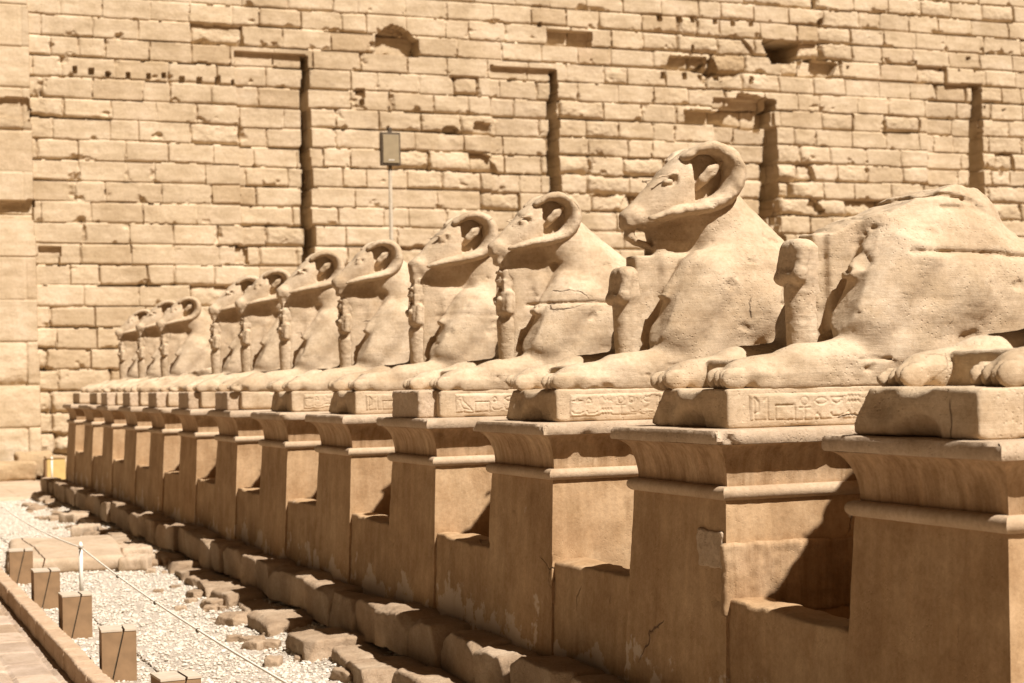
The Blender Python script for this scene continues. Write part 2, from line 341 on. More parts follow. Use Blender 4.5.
# ------------------------------------------------------------------ the pylon wall: one relief of coursed blocks
def in_poly(X, Z, pts):
    c = np.zeros(X.shape, bool); n = len(pts)
    for i in range(n):
        x1, z1 = pts[i]; x2, z2 = pts[(i+1) % n]
        if z1 == z2: continue
        c ^= ((Z < z1) != (Z < z2)) & (X < (x2-x1)*(Z-z1)/(z2-z1)+x1)
    return c
def build_wall():
    h = 0.03
    xs = np.arange(-1.0, 36.0, h); zs = np.arange(-0.75, 14.0, h)
    nx, nz = len(xs), len(zs); X, Z = np.meshgrid(xs.astype(np.float32), zs.astype(np.float32), indexing='ij')
    Z0h = X*0
    # wobble of the joint lines
    wx = 0.022*fbm(X*2.2, Z*2.2, Z0h, 2, 11)+0.010*noise3(X*9, Z*9, Z0h, 12); wz = 0.018*fbm(X*1.1, Z*2.0, Z0h, 2, 13)+0.008*noise3(X*9, Z*9, Z0h, 14)
    # eroded region weights painted from the places where the photo shows crumbled stone
    ero = np.zeros_like(X)
    def blob(u, v, ru, rv, a):
        cx, cz = onW(u, v); k = 0.0245
        q = ((X-cx)/(ru*k))**2+((Z-cz)/(rv*k))**2
        np.maximum(ero, a*np.exp(-q), out=ero)
    for t in ((470,175,55,40,.7),(600,170,45,35,.9),(720,60,60,45,1.),(700,110,40,30,.7),(790,190,35,50,1.),(1000,170,30,60,.6),(820,60,40,30,.8),(250,245,20,25,.5),
              (830,25,60,30,.5),(640,210,60,50,.5),(560,130,30,60,.5),(330,150,25,60,.4),(990,110,30,60,.4),(12,115,40,22,1.1),(20,390,40,60,.9),(60,430,50,40,1.),(90,375,50,25,.6),(450,130,40,20,.5),(900,200,60,40,.5)):
        blob(*t)
    Xw, Zw = X+wx*(1+1.2*ero), Z+wz*(1+1.8*ero)
    CH, ZB = 0.4895, 9.92-0.4895*22
    cj = np.floor((Zw-ZB)/CH).astype(int)
    v = (Zw-ZB)-cj*CH
    jl = X*0; jr = X*0; bid = np.zeros(X.shape, np.int64)
    rg = np.random.RandomState(7)
    for j in range(cj.min(), cj.max()+1):
        x = -3-rg.rand()*0.9; e = [x]
        while x < 39:
            x += rg.choice([0.66, 1.0, 1.1, 1.18, 1.26], p=[.14, .22, .26, .22, .16])*(0.93+0.14*rg.rand()); e.append(x)
        e = np.array(e, np.float32); m = cj == j
        xv = Xw[m]; i = np.clip(np.searchsorted(e, xv)-1, 0, len(e)-2)
        jl[m] = xv-e[i]; jr[m] = e[i+1]-xv; bid[m] = i+(j+50)*100
    # smoother, larger masonry of the gateway tower at the far left (projects a little)
    eA, eB = onW(27, 0), onW(41, 430)
    xedge = eA[0]+(eB[0]-eA[0])*(Z-eA[1])/(eB[1]-eA[1])
    tower = X < xedge
    j2 = np.floor((Z+0.2)/0.98).astype(int); u2 = (X+3+(j2 % 2)*0.9) % 1.8
    bid[tower] = (900000+j2*50+np.floor((X+3+(j2 % 2)*0.9)/1.8).astype(int))[tower]
    v2 = (Z+0.2)-j2*0.98
    uL = np.where(tower, u2, jl); uR = np.where(tower, 1.8-u2, jr); vB = np.where(tower, v2, v); vT = np.where(tower, 0.98-v2, CH-v)
    R = lambda s_: (_hash(bid, bid*0, bid*0, s_)+1)*0.5
    r1, r2, r3, r4, r5 = R(21), R(22), R(23), R(24), R(25)
    ebl = np.clip(ero*0.8*(0.5+r4)+np.where(r5 > 0.93, 0.5, 0)*(~tower), 0, 1.1)          # some blocks are rounded anywhere
    H = (r1-0.5)*0.035*(1+ebl*1.6)
    H = H+((uL/(uL+uR+1e-5))-0.5)*(r2-0.5)*0.03+((vB/(vB+vT+1e-5))-0.5)*(r3-0.35)*0.035
    wj = 0.010+0.018*r4**2+0.035*ebl
    jd = 0.036+0.08*r2**2+0.07*ebl
    H = H-jd*0.8*np.exp(-(uL/wj)**2)-jd*0.8*np.exp(-(uR/wj)**2)-jd*(0.9+1.2*r3)*np.exp(-(vB/(wj*1.4+0.006))**2)-jd*0.4*np.exp(-(vT/wj)**2)
    # chipped lower arrises and corners
    chip = fbm(X*2.6, Z*3.4, Z0h, 3, 31)
    H = H-np.clip(chip-0.22-(vB*1.9), 0, 1)*0.32*(~tower)-np.clip(fbm(X*3.1, Z*3.1, Z0h, 3, 41)-0.25-np.minimum(uL, uR)*2.5, 0, 1)*0.25*(~tower)
    n1 = fbm(X*2.0, Z*3.2, bid*0.37, 4, 51); n2 = fbm(X*9, Z*11, Z0h, 3, 61)
    H = H+n1*(0.010+0.085*ebl)+n2*(0.004+0.018*ebl)
    dome = np.minimum(1, np.minimum(uL, uR)/0.22)*np.minimum(1, np.minimum(vB, vT)/0.2)
    H = H+(dome-1)*0.03*ebl
    H = H-((ebl > 0.42) & (r1 > 0.80) & ~tower)*(0.10+0.12*r2)
    jag = fbm(X*3, Z*3, Z0h, 3, 71)
    H = np.where(tower, 0.10+H*0.45, H)
    # tall flagpole recesses: upright backs in the leaning face, so deeper towards the foot
    def niche(tl, tr, bl, br, d0=0.10):
        pts = [onW(*tl), onW(*tr), onW(*br), onW(*bl)]
        m = in_poly(X+(0.05+0.10*np.clip(ero-.3, 0, 1))*jag, Z, pts); top = pts[0][1]
        D = 0.12+0.16*sstep(0.3, 1.9, top-Z)+0*d0
        H[m] -= D[m]
    niche((235, 51), (306, 55), (247, 330), (317, 330)); niche((490, 65), (556, 69), (497, 330), (566, 330)); niche((714, 97), (774, 100), (716, 330), (784, 330)); niche((928, 82), (981, 84), (928, 330), (990, 330))
    def chase(tl, tr, bl, br, wob):                     # narrow deep channel at the right jamb, its edges broken course by course
        pts = [onW(*tl), onW(*tr), onW(*br), onW(*bl)]; off = wob*_hash(cj, cj*0, cj*0, 77)+0.04*jag
        m = in_poly(X+off, Z, pts); H[m] -= 0.55
    chase((303, 56), (309, 56), (307, 330), (317, 330), 0.05); chase((551, 70), (557, 70), (556, 330), (566, 330), 0.06)
    chase((767, 98), (776, 100), (770, 330), (784, 330), 0.16); chase((974, 85), (981, 85), (978, 330), (989, 330), 0.05)
    def hole(px, d, rough=0.06):
        pts = [onW(*q) for q in px]; m = in_poly(X+rough*jag, Z+rough*0.6*n1, pts); H[m] -= d+0.06*n1[m]
    hole([(376,54),(375,36),(384,28),(391,24),(404,28),(414,38),(419,40),(419,57),(388,54)], 0.34, 0.02)
    hole([(547,45),(547,29),(592,32),(592,48)], 0.26); hole([(668,70),(669,55),(706,57),(704,72)], 0.24, 0.1)
    hole([(762,44),(764,38),(801,43),(799,62),(772,64)], 1.6); hole([(800,76),(803,58),(836,63),(834,77)], 0.28, 0.12)
    hole([(685,124),(684,108),(718,111),(741,93),(766,98),(763,132),(735,126)], 0.34, 0.16); hole([(692,72),(712,56),(720,73),(704,84)], 0.2)
    hole([(38,264),(38,246),(60,247),(60,267)], 0.12); hole([(-8,115),(-8,97),(29,100),(29,122)], 0.13, 0.15); hole([(-8,218),(-8,200),(33,200),(34,220)], 0.22, 0.05)
    hole([(762,225),(770,150),(778,150),(782,225)], 0.2); hole([(805,206),(812,196),(826,210),(822,214)], 0.2)
    hole([(472,133),(474,121),(494,124),(492,137)], 0.16); hole([(235,262),(236,244),(250,248),(250,262)], 0.12)
    notch = [(75,70,4,7),(91,71,5,6),(108,74,4,5),(128,75,3,6),(148,76,4,5),(164,75,4,5),(182,79,5,6),(200,80,5,7),(218,80,5,8),(233,82,3,5),
             (660,17,5,8),(680,19,4,6),(693,19,4,6),(716,21,4,6),(733,23,4,5),(751,24,4,4),(663,75,4,6),(684,76,4,6),(703,77,4,6),(720,79,4,7),(751,80,4,7),(693,48,3,6),
             (360,93,9,9),(362,102,4,6),(969,58,4,3),(943,69,2,3),(959,70,2,2),(974,71,2,3),(988,53,3,3),(916,63,2,4),(388,128,3,3),(540,24,4,5),(848,68,2,3),(1004,110,3,2),(985,107,2,3)]
    for u, vv, w_, h_ in notch: hole([(u-w_/2, vv-h_/2), (u+w_/2, vv-h_/2), (u+w_/2, vv+h_/2), (u-w_/2, vv+h_/2)], 0.16, 0.01)
    tone = np.clip(0.55+(r3-0.5)*0.35+(r1-0.5)*0.25-0.22*(r2 > 0.86), 0, 1)
    Y = YW+WB*(Z-(-0.4))-H
    V = np.stack([X, Y, Z], -1).reshape(-1, 3); i = np.arange((nx-1)*(nz-1)); a = (i//(nz-1))*nz+i % (nz-1)
    me = raw_mesh('masonry_face', V, np.stack([a, a+nz, a+nz+1, a+1], 1), False, M_WALL)
    at = me.attributes.new('tone', 'FLOAT', 'POINT'); at.data.foreach_set('value', tone.ravel().astype(np.float32))
    return me
wall = empty('pylon_wall', (15, YW, 0))
tag(wall, 'huge sunlit sandstone pylon wall of coursed blocks with tall recesses and broken holes', 'wall')
def child(name, me, parent):
    ob = link(name, me, parent); ob.matrix_parent_inverse = Matrix.Translation(-parent.location); return ob
child('masonry_face', build_wall(), wall)
def box_mesh(name, x0, x1, y0, y1, z0, z1, mat):
    V = np.array([[x, y, z] for x in (x0, x1) for y in (y0, y1) for z in (z0, z1)], float)
    Q = np.array([[0, 1, 3, 2], [4, 6, 7, 5], [0, 4, 5, 1], [2, 3, 7, 6], [0, 2, 6, 4], [1, 5, 7, 3]])
    return raw_mesh(name, V, Q, False, mat)
child('wall_core', box_mesh('wall_core', -0.99, 35.9, YW+2.2, YW+7, -0.7, 13.9, M_WALL), wall)
child('wall_top', box_mesh('wall_top', -0.99, 35.9, YW+0.9, YW+2.3, 13.5, 13.93, M_WALL), wall)

# ------------------------------------------------------------------ pedestals
def sweep(name, prof, mat, seed, amp=0.004, chip=0.02, L=3.45, dens=1.0, capz=True):
    """rectangle loops: prof = [(inset, z)]; local x 0..L (front at 0), y 0..WD"""
    nf, ns, nb = int(56*dens), int(110*dens), 8
    t = []
    fr = np.linspace(0, 1, nf, endpoint=False); sd = np.linspace(0, 1, ns, endpoint=False)**1.35; bk = np.linspace(0, 1, nb, endpoint=False)
    def fit(lst):
        out = []
        for o_, z in lst:
            x0, x1, y0, y1 = o_, L-o_, o_, WD-o_
            pf = np.stack([np.full(nf, x0), y1+(y0-y1)*fr], 1); ps = np.stack([x0+(x1-x0)*sd, np.full(ns, y0)], 1)
            pb = np.stack([np.full(nb, x1), y0+(y1-y0)*bk], 1); pf2 = np.stack([x1+(x0-x1)*(1-(1-sd[::-1])**1.0)[::1]*0+ (x0-x1)*np.linspace(0, 1, ns, endpoint=False), np.full(ns, y1)], 1)
            P = np.concatenate([pf, ps, pb, pf2]); out.append(np.concatenate([P, np.full((len(P), 1), z)], 1))
        return np.array(out)
    V = fit(prof); M, N = V.shape[:2]
    nrm = np.concatenate([np.tile([-1, 0], (nf, 1)), np.tile([0, -1], (ns, 1)), np.tile([1, 0], (nb, 1)), np.tile([0, 1], (ns, 1))]).astype(float)
    nrm[0] = (-.7, .7); nrm[nf] = (-.7, -.7); nrm[nf+ns] = (.7, -.7); nrm[nf+ns+nb] = (.7, .7)
    x, y, z = V[..., 0], V[..., 1], V[..., 2]
    ec = np.minimum(np.hypot(x-0, y-0), np.hypot(x, y-WD))          # distance to the two front corners
    d = amp*fbm(x*5, y*5, z*5, 4, seed)+amp*0.5*fbm(x*22, y*22, z*22, 2, seed+3)
    c = fbm(x*7, y*7, z*7, 3, seed+7)
    d = d-np.clip(c+0.05-ec*3.0, 0, 1)*chip*2-np.clip(c-0.42, 0, 1)*chip*1.5
    V[..., :2] += nrm[None]*d[..., None]; V[..., 2] += 0.4*amp*fbm(x*4, y*4, z*4+9, 2, seed+5)
    V = V.reshape(-1, 3); Q = []
    i = np.arange(M-1)[:, None]*N; j = np.arange(N)[None]; jn = (j+1) % N
    Q = np.stack([i+j, i+N+j, i+N+jn, i+jn], -1).reshape(-1, 4)[:, ::-1]
    Q = list(Q)
    # cap the top by a strip: front+near side against back+far side, via centre fan of quads
    if capz:
        top = (M-1)*N+np.arange(N); cen = V[top].mean(0); V = np.concatenate([V, [cen]]); ci = len(V)-1
        T = [[top[k], ci, top[(k+1) % N], top[(k+1) % N]] for k in range(N)]
    me = bpy.data.meshes.new(name)
    faces = [list(map(int, q)) for q in Q]
    if capz: faces += [[int(a[0]), int(a[2]), int(a[1])] for a in T]
    me.from_pydata(V.tolist(), [], faces); me.update(); me.polygons.foreach_set('use_smooth', np.full(len(me.polygons), True))
    me.materials.append(mat)
    try: me.set_sharp_from_angle(angle=math.radians(38))
    except Exception: pass
    return me
def ped_meshes(seed, dens):
    zz = np.linspace(-0.5, 1.05, int(60*dens))
    shaft = sweep('shaft', [(0.026+0.060*z/1.04, z) for z in zz], M_PED, seed, 0.006, 0.02, dens=dens)
    a = np.linspace(-1.5, 1.5, 9)
    tor = sweep('torus', [(0.20, 1.040)]+[(0.088-0.034*math.cos(t), 1.077+0.034*math.sin(t)) for t in a]+[(0.2, 1.112)], M_TOR, seed+20, 0.0016, 0.02, dens=dens)
    cv = sweep('cavetto', [(0.106, 1.105)]+[(0.104-0.100*(1-math.cos(t)), 1.112+0.208*math.sin(t)) for t in np.linspace(0, 1.5, 16)]+[(0.03, 1.322)], M_COR, seed+40, 0.003, 0.014, dens=dens)
    sb = sweep('slab', [(0.06, 1.319), (-0.004, 1.321), (-0.010, 1.335), (-0.010, 1.352), (-0.008, 1.372), (0.0, 1.386), (0.012, 1.390), (0.05, 1.390), (0.15, 1.390)], M_SLAB, seed+60, 0.006, 0.05, dens=dens)
    return shaft, tor, cv, sb
ORD = ['nearest', 'second nearest', 'third', 'fourth', 'fifth', 'sixth', 'seventh', 'eighth', 'ninth', 'tenth', 'eleventh', 'twelfth', 'farthest']
PED_LABEL = [
 'plastered pedestal at the right edge with chipped cornice corner and nothing before it',
 'plastered pedestal with square patch of bare stone on its dark front, under the headless ram',
 'plastered pedestal with flaking plaster at its foot, under the tall ram whose jaw piece hangs',
 'plastered pedestal carrying a square repair block, cracked plaster low on its dark front',
 'pedestal fifth from the right, chipped slab over plain brown plastered front',
 'pedestal sixth from the right with cracked plaster above a squared footing stone',
 'pedestal seventh from the right, plain brown front beneath a squared plinth block',
 'pedestal eighth from the right in the row, plain narrow brown front',
 'pedestal ninth from the right in the row, plain narrow brown front',
 'pedestal tenth from the right, carrying only broken ram forelegs',
 'pedestal eleventh from the right, third from the far left end of the row',
 'pedestal second from the far left end of the row',
 'last pedestal at the far left end of the row beside the pavement']
peds = []
PM = {}
for i in range(NP_):
    key = i if i < 4 else 4+(i % 3)
    if key not in PM: PM[key] = ped_meshes(100+key*7, 1.0 if key < 4 else 0.5)
    root = empty('pedestal', (X0, YA+i*PITCH_P, 0))
    for nm, me in zip(('shaft', 'torus_moulding', 'cavetto_cornice', 'top_slab'), PM[key]): link(nm, me, root)
    tag(root, PED_LABEL[i], 'pedestal', 'pedestals of the ram row'); peds.append(root)
pt = SDF((-0.03, -0.17, -0.14), (0.05, 0.17, 0.14), 0.008)
pt.box((0.012, 0, 0), (.016, .125, .095), .012, .01); pt.erode(0.012, 12, 5); pt.erode(0.006, 40, 6)
tag(link('bare_patch', pt.mesh('bare_patch', M_SLAB), peds[1], (0.062, 0.22, 0.80)), 'square patch of rough bare stone in the plaster')
ms = SDF((-0.02, -0.04, -0.25), (2.3, 0.06, 0.22), 0.014)
ms.box((1.15, 0.022, -0.01), (1.10, .026, .175), .012, .01); ms.erode(0.016, 4, 15); ms.erode(0.010, 24, 16)
tag(link('bare_masonry', ms.mesh('bare_masonry', M_COR), peds[1], (-0.005, 0.050, 0.67)), 'band of rough bare stone below the plaster')
# low walls closing the gaps
def low_wall_mesh(seed, w):
    s = SDF((-0.08, -0.03, -0.5), (0.5, w+0.03, 0.66), 0.018)
    x, y, z = s.grid()
    top = 0.57+0.012*fbm(x*4, y*4, z*0, 3, seed)-0.05*np.clip(fbm(x*2.5+5, y*2.5, z*0, 3, seed+4)-0.1, 0, 1)-0.02*np.clip(x-.1, 0, 1)
    q = np.maximum(np.maximum(z-top, (0.008+0.058*z/1.04)-x+0*y), x-0.26-(z < .25)*0.2)
    q = np.maximum(q, np.maximum(-y, y-w)+0*x*z)
    s.f = np.broadcast_to(q, s.f.shape).astype(np.float32).copy()
    s.erode(0.007, 7, seed+1); s.erode(0.004, 20, seed+2)
    return s.mesh('low_wall', M_PED)
lw = [low_wall_mesh(300+k, PITCH_P-WD+0.15) for k in range(3)]
GAPW = [ 'cracked and crumbling along its top, half in the diagonal shadow', 'with peeling plaster patch at its foot', 'plain brown and smooth', 'with narrow dark joint beside it', 'squat and plain, cracked near its foot']
for i in range(NP_-1):
    ob = link('low_wall', lw[i % 3], None, (X0+0.036, YA+i*PITCH_P+WD-0.075, 0))
    ex = GAPW[i] if i < 5 else 'plain and brown'
    tag(ob, 'low plastered infill wall %s, in gap %d from the right between pedestals' % (ex, i+1), 'low wall', 'low infill walls between the pedestals')

# ------------------------------------------------------------------ ram sphinxes  (local: x from cornice front, y from pedestal centre, z from slab top)
def ram_body(h, seed, kind='full', detail=True, hd=(1.0, 0, 0), kd=''):
    s = SDF((0.06, -0.52, 0.15), (3.42, 0.52, 1.92), h)
    # torso and haunches
    s.cap((1.62, 0, .60), (2.85, 0, .60), .42, .40, .06, 0.92)
    s.cap((1.6, 0, .40), (2.9, 0, .40), .36, .36, .05, 1.1)
    for sg in (-1, 1):
        s.ell((2.72, sg*.27, .52), (.46, .17, .36), .06)
        s.cap((2.2, sg*.36, .27), (2.75, sg*.36, .30), .075, .11, .04)
        s.ell((1.54, sg*.235, .70), (.52, .185, .43), .08)
        s.cap((1.62, sg*.28, .70), (1.20, sg*.30, .42), .20, .15, .09)
        s.cap((1.34, sg*.27, .86), (1.07, sg*.285, .52), .19, .18, .05)
        s.cap((1.45, sg*.300, .36), (.62, sg*.315, .295), .16, .112, .06)
        s.cap((.66, sg*.315, .29), (.38, sg*.315, .265), .108, .088, .06)
        s.box((1.05, sg*.325, .235), (.72, .105, .045), .02, .03)
        s.ell((.35, sg*.315, .262), (.15, .112, .085), .03)
        for q in range(4):
            s.ell((.245-.014*abs(q-1.5), sg*.315+(q-1.5)*.055, .245), (.080, .025, .058), .008)
    if kind == 'low':
        def cutl(x, y, z): return 0*x
        zc = np.float32(0.62)
        x, y, z = s.grid(); cut = z-(0.50+0.13*fbm(x*2.1, y*2.1, z*0, 3, seed)+0.0*y)-0.10*np.clip(x-1.0, 0, 1)
        s.f = np.maximum(s.f, cut.astype(np.float32))
        s.erode(0.03, 6, seed); s.erode(0.012, 18, seed+1)
        return s.mesh('lion_body', M_RAM)
    nb = 0.0 if hd[0] > 0.95 else -0.17               # thinner neck under the smaller heads
    s.box((1.18, 0, .66), (.29, .082, .50), .02, .03)
    s.box((1.32, 0, .62), (.24, .14, .44), .06, .06)
    s.box((1.0, 0, .26), (.60, .24, .09), .02, .02)
    s.cap((1.44+nb*.8, 0, 1.34), (1.66, 0, .80), .215, .32, .07)
    s.cap((1.55+nb, 0, 1.30), (1.98+nb*.5, 0, .78), .21, .30, .08)
    s.cap((1.62+nb*.6, 0, 1.05), (1.95, 0, .75), .27, .32, .10, 1.05)
    x, y, z = s.grid()                                  # straight front edge of the shoulder under the mane
    d = (x-.90)*(-.878)+(z-.50)*.479
    R_ = np.minimum(np.minimum(d+0*y, np.abs(y)-.11+0*x), np.minimum(z-.47-0.10*np.clip(x-.9, 0, 1), 1.16-z)+0*x)
    s.f = np.maximum(s.f, -0+R_*1.0 if False else np.where(R_ > -0.05, R_, -1)).astype(np.float32)
    for sg in (-1, 1):
        s.cap((1.26, sg*.215, 1.00), (1.055, sg*.24, .80), .075, .055, .05)
        s.box((1.02, sg*.235, .785), (.035, .055, .02), .008, .008, 0.4)
    if kind == 'headless':
        x, y, z = s.grid()
        prof = np.interp(x.ravel(), [0, 1.0, 1.14, 1.40, 1.60, 1.78, 1.88, 2.0, 2.15, 2.4, 3.5], [1.02, 1.02, 1.09, 1.17, 1.24, 1.285, 1.26, 1.15, 1.06, 1.02, 1.02])[:, None, None]
        s.cap((1.35, 0, 1.08), (1.85, 0, 1.10), .24, .24, .06)
        s.box((1.12, 0, .80), (.16, .12, .30), .02, .03)
        s.f = np.maximum(s.f, (z-prof-0.035*fbm(x*4, y*4, z*0, 3, seed)-0.03*np.abs(fbm(x*9, y*3, z*0, 3, seed+8))).astype(np.float32))
        def crack(x, y, z):
            zc = .885+0.012*fbm(x*5, y*5, z*0, 3, seed+4); m = (x > 1.25)
            return m*0.026*np.exp(-((z-zc)/.013)**2)
        s.field(crack)
        s.field(lambda x, y, z: 0.03*np.exp(-((z-1.20-0.02*fbm(x*8, y*8, 0*z, 2, 3))/.012)**2)*((x > 1.45) & (x < 1.75)))
    else:
        hs, ox, oz = hd
        def P(x_, y_, z_): return ((x_-.83)*hs+.83+ox, y_*hs, (z_-1.24)*hs+1.24+oz)
        def Rr(*v): return tuple(q*hs for q in v)
        X_, Y_, Z_ = s.grid(); lx = (X_-ox-.83)/hs+.83; lz = (Z_-oz-1.24)/hs+1.24; ly = np.abs(Y_)/hs
        poly = [(.885, 1.385), (.985, 1.485), (1.18, 1.645), (1.30, 1.735), (1.30, 1.33), (1.02, 1.255), (.90, 1.262)]
        d2 = None
        for (xa, za), (xb, zb) in zip(poly, poly[1:]+poly[:1]):
            ln = math.hypot(xb-xa, zb-za); e = ((lx-xa)*-(zb-za)+(lz-za)*(xb-xa))/ln
            d2 = e if d2 is None else np.maximum(d2, e)
        wy = .080+.100*sstep(.90, 1.22, lx)-.055*sstep(.16, .0, (1.735-lz)-(1.30-lx)*.80)
        dq = ly-wy; kk = .045; hh = np.clip(.5-.5*(dq-d2)/kk, 0, 1); dm = (dq*(1-hh)+d2*hh+kk*hh*(1-hh))*hs
        hh = np.clip(.5+.5*(s.f-dm)/.03, 0, 1); s.f = (s.f*(1-hh)+dm*hh-.03*hh*(1-hh)).astype(np.float32)
        s.ell(P(.912, 0, 1.312), Rr(.088, .094, .062), .035)
        s.box(P(.935, 0, 1.268), Rr(.095, .075, .032), .02, .012)
        s.cap(P(1.02, 0, 1.255), P(1.35, 0, 1.27), .05*hs, .10*hs, .04)
        s.cap(P(1.16, 0, 1.60), P(1.36, 0, 1.70), .04*hs, .070*hs, .06*hs, 1.5)
        s.box(P(1.40, 0, 1.555), Rr(.165, .125, .195), .12*hs, .03)
        for sg in (-1, 1):
            s.ell(P(1.110, sg*.140, 1.540), Rr(.072, .046, .040), .008, 0.15, 'sub')
            s.ell(P(1.122, sg*.112, 1.534), Rr(.042, .026, .024), .004, 0.05)
            s.cap(P(1.045, sg*.105, 1.560), P(1.175, sg*.140, 1.590), .012*hs, .012*hs, .012)
            s.cap(P(.832, sg*.050, 1.338), P(.880, sg*.088, 1.362), .013, .010, .008, mode='sub')
            s.box(P(1.405, sg*.235, 1.570), Rr(.115, .145, .165), .02, .006, None, 'sub')   # hollow behind the cheek that holds the ear
            s.cap(P(.82, sg*.098, 1.276), P(1.03, sg*.115, 1.292), .009, .006, .008, mode='sub')
        if seed == 61:                                  # brow knocked off
            for c_, r_ in (((1.10, .03, 1.66), (.09, .12, .05)), ((1.02, 0, 1.60), (.05, .10, .035))): s.ell(P(*c_), r_, .006, None, 'sub')
        if kd == 'tall':                                # a hanging stub below the jaw, open behind
            s.box((.93, 0, 1.14), (.105, .14, .085), .01, .006, None, 'sub')
            s.box((1.20, 0, 1.15), (.165, .080, .12), .02, .02)
            s.chain([(.895, 0, 1.24), (.885, 0, 1.185), (.93, 0, 1.150), (1.06, 0, 1.115)], [.034, .030, .022, .030], .01, 1.5)
        else:
            s.box((1.14+ox, 0, 1.16), (.20, .082, .11), .02, .04)
            s.box((.885+ox*.6, 0, 1.20), (.05, .055, .06), .02, .02)
        def crack(x, y, z):
            zc = .84+0.006*fbm(x*5, y*5, z*0, 3, seed+4)
            return (x > 1.0)*0.024*np.exp(-((z-zc)/.009)**2)
        if detail and seed % 2 == 1: s.field(crack)
    if detail:                                          # curl carved at the elbow end of the paw
        for sg in (-1, 1):
            y = sg*.425
            pts = [(.50, y, .225), (.62, y, .265), (.74, y, .295), (.81, y, .285), (.83, y, .245), (.79, y, .225), (.76, y, .245)]
            s.chain(pts, [.010]*7, .006)
            s.cap((.92, y+sg*.01, .335), (1.9, y+sg*.01, .335), .008, .008, .006, mode='sub')
    s.erode(0.005, 3.2, seed+1, 3)
    mk = np.argwhere(np.abs(s.f) < 0.06); Pk = mk.astype(np.float32)*s.h+s.lo
    cn = fbm(Pk[:, 0]*5, Pk[:, 1]*5, Pk[:, 2]*7, 3, seed+60); s.f[tuple(mk.T)] += 0.013*sstep(0.36, 0.42, cn)*(Pk[:, 2] < 1.2)   # flaked skins
    s.erode(0.007, 14, seed+2, 3, pit=0.006)
    return s.mesh('lion_body', M_RAM)
def horn_mesh(sg, h=0.012, seed=0, broken=False):
    s = SDF((0.84, -0.42, 1.10), (1.80, 0.42, 1.92), h)
    y = sg
    P = [(1.24, y*.11, 1.690), (1.33, y*.140, 1.745), (1.43, y*.160, 1.757), (1.520, y*.175, 1.710), (1.563, y*.185, 1.615), (1.550, y*.190, 1.510), (1.475, y*.190, 1.418),
         (1.36, y*.190, 1.375), (1.25, y*.185, 1.352), (1.14, y*.180, 1.335), (1.05, y*.175, 1.312), (0.965, y*.160, 1.290)]
    r = [.026, .033, .044, .056, .063, .064, .056, .047, .042, .037, .030, .018]
    P = np.array(P); r = np.array(r); tt = np.linspace(0, len(P)-1, 45); k0 = np.clip(tt.astype(int), 0, len(P)-2); f_ = tt-k0
    Pm = np.concatenate([[2*P[0]-P[1]], P, [2*P[-1]-P[-2]]])
    a0, a1, a2, a3 = Pm[k0], Pm[k0+1], Pm[k0+2], Pm[k0+3]; f_ = f_[:, None]
    Q = 0.5*(2*a1+(a2-a0)*f_+(2*a0-5*a1+4*a2-a3)*f_**2+(3*a1-a0-3*a2+a3)*f_**3)
    s.chain([tuple(q) for q in Q], list(np.interp(tt, range(len(r)), r)), .004, 1.95)
    s.erode(0.003, 5, seed+5); s.erode(0.004, 26, seed+6, 2)
    if broken: s.erode(0.012, 15, seed+9, 2)
    return s.mesh('horn', M_RAM)
def ear_mesh(sg, seed=0):
    s = SDF((1.25, -0.30, 1.42), (1.56, 0.30, 1.74), 0.010)
    s.chain([(1.335, sg*.10, 1.505), (1.365, sg*.150, 1.555), (1.410, sg*.175, 1.605), (1.485, sg*.200, 1.668)], [.026, .034, .038, .008], .010, 0.6)
    s.cap((1.375, sg*.190, 1.565), (1.445, sg*.212, 1.632), .013, .010, .006, mode='sub')
    return s.mesh('ear', M_RAM)
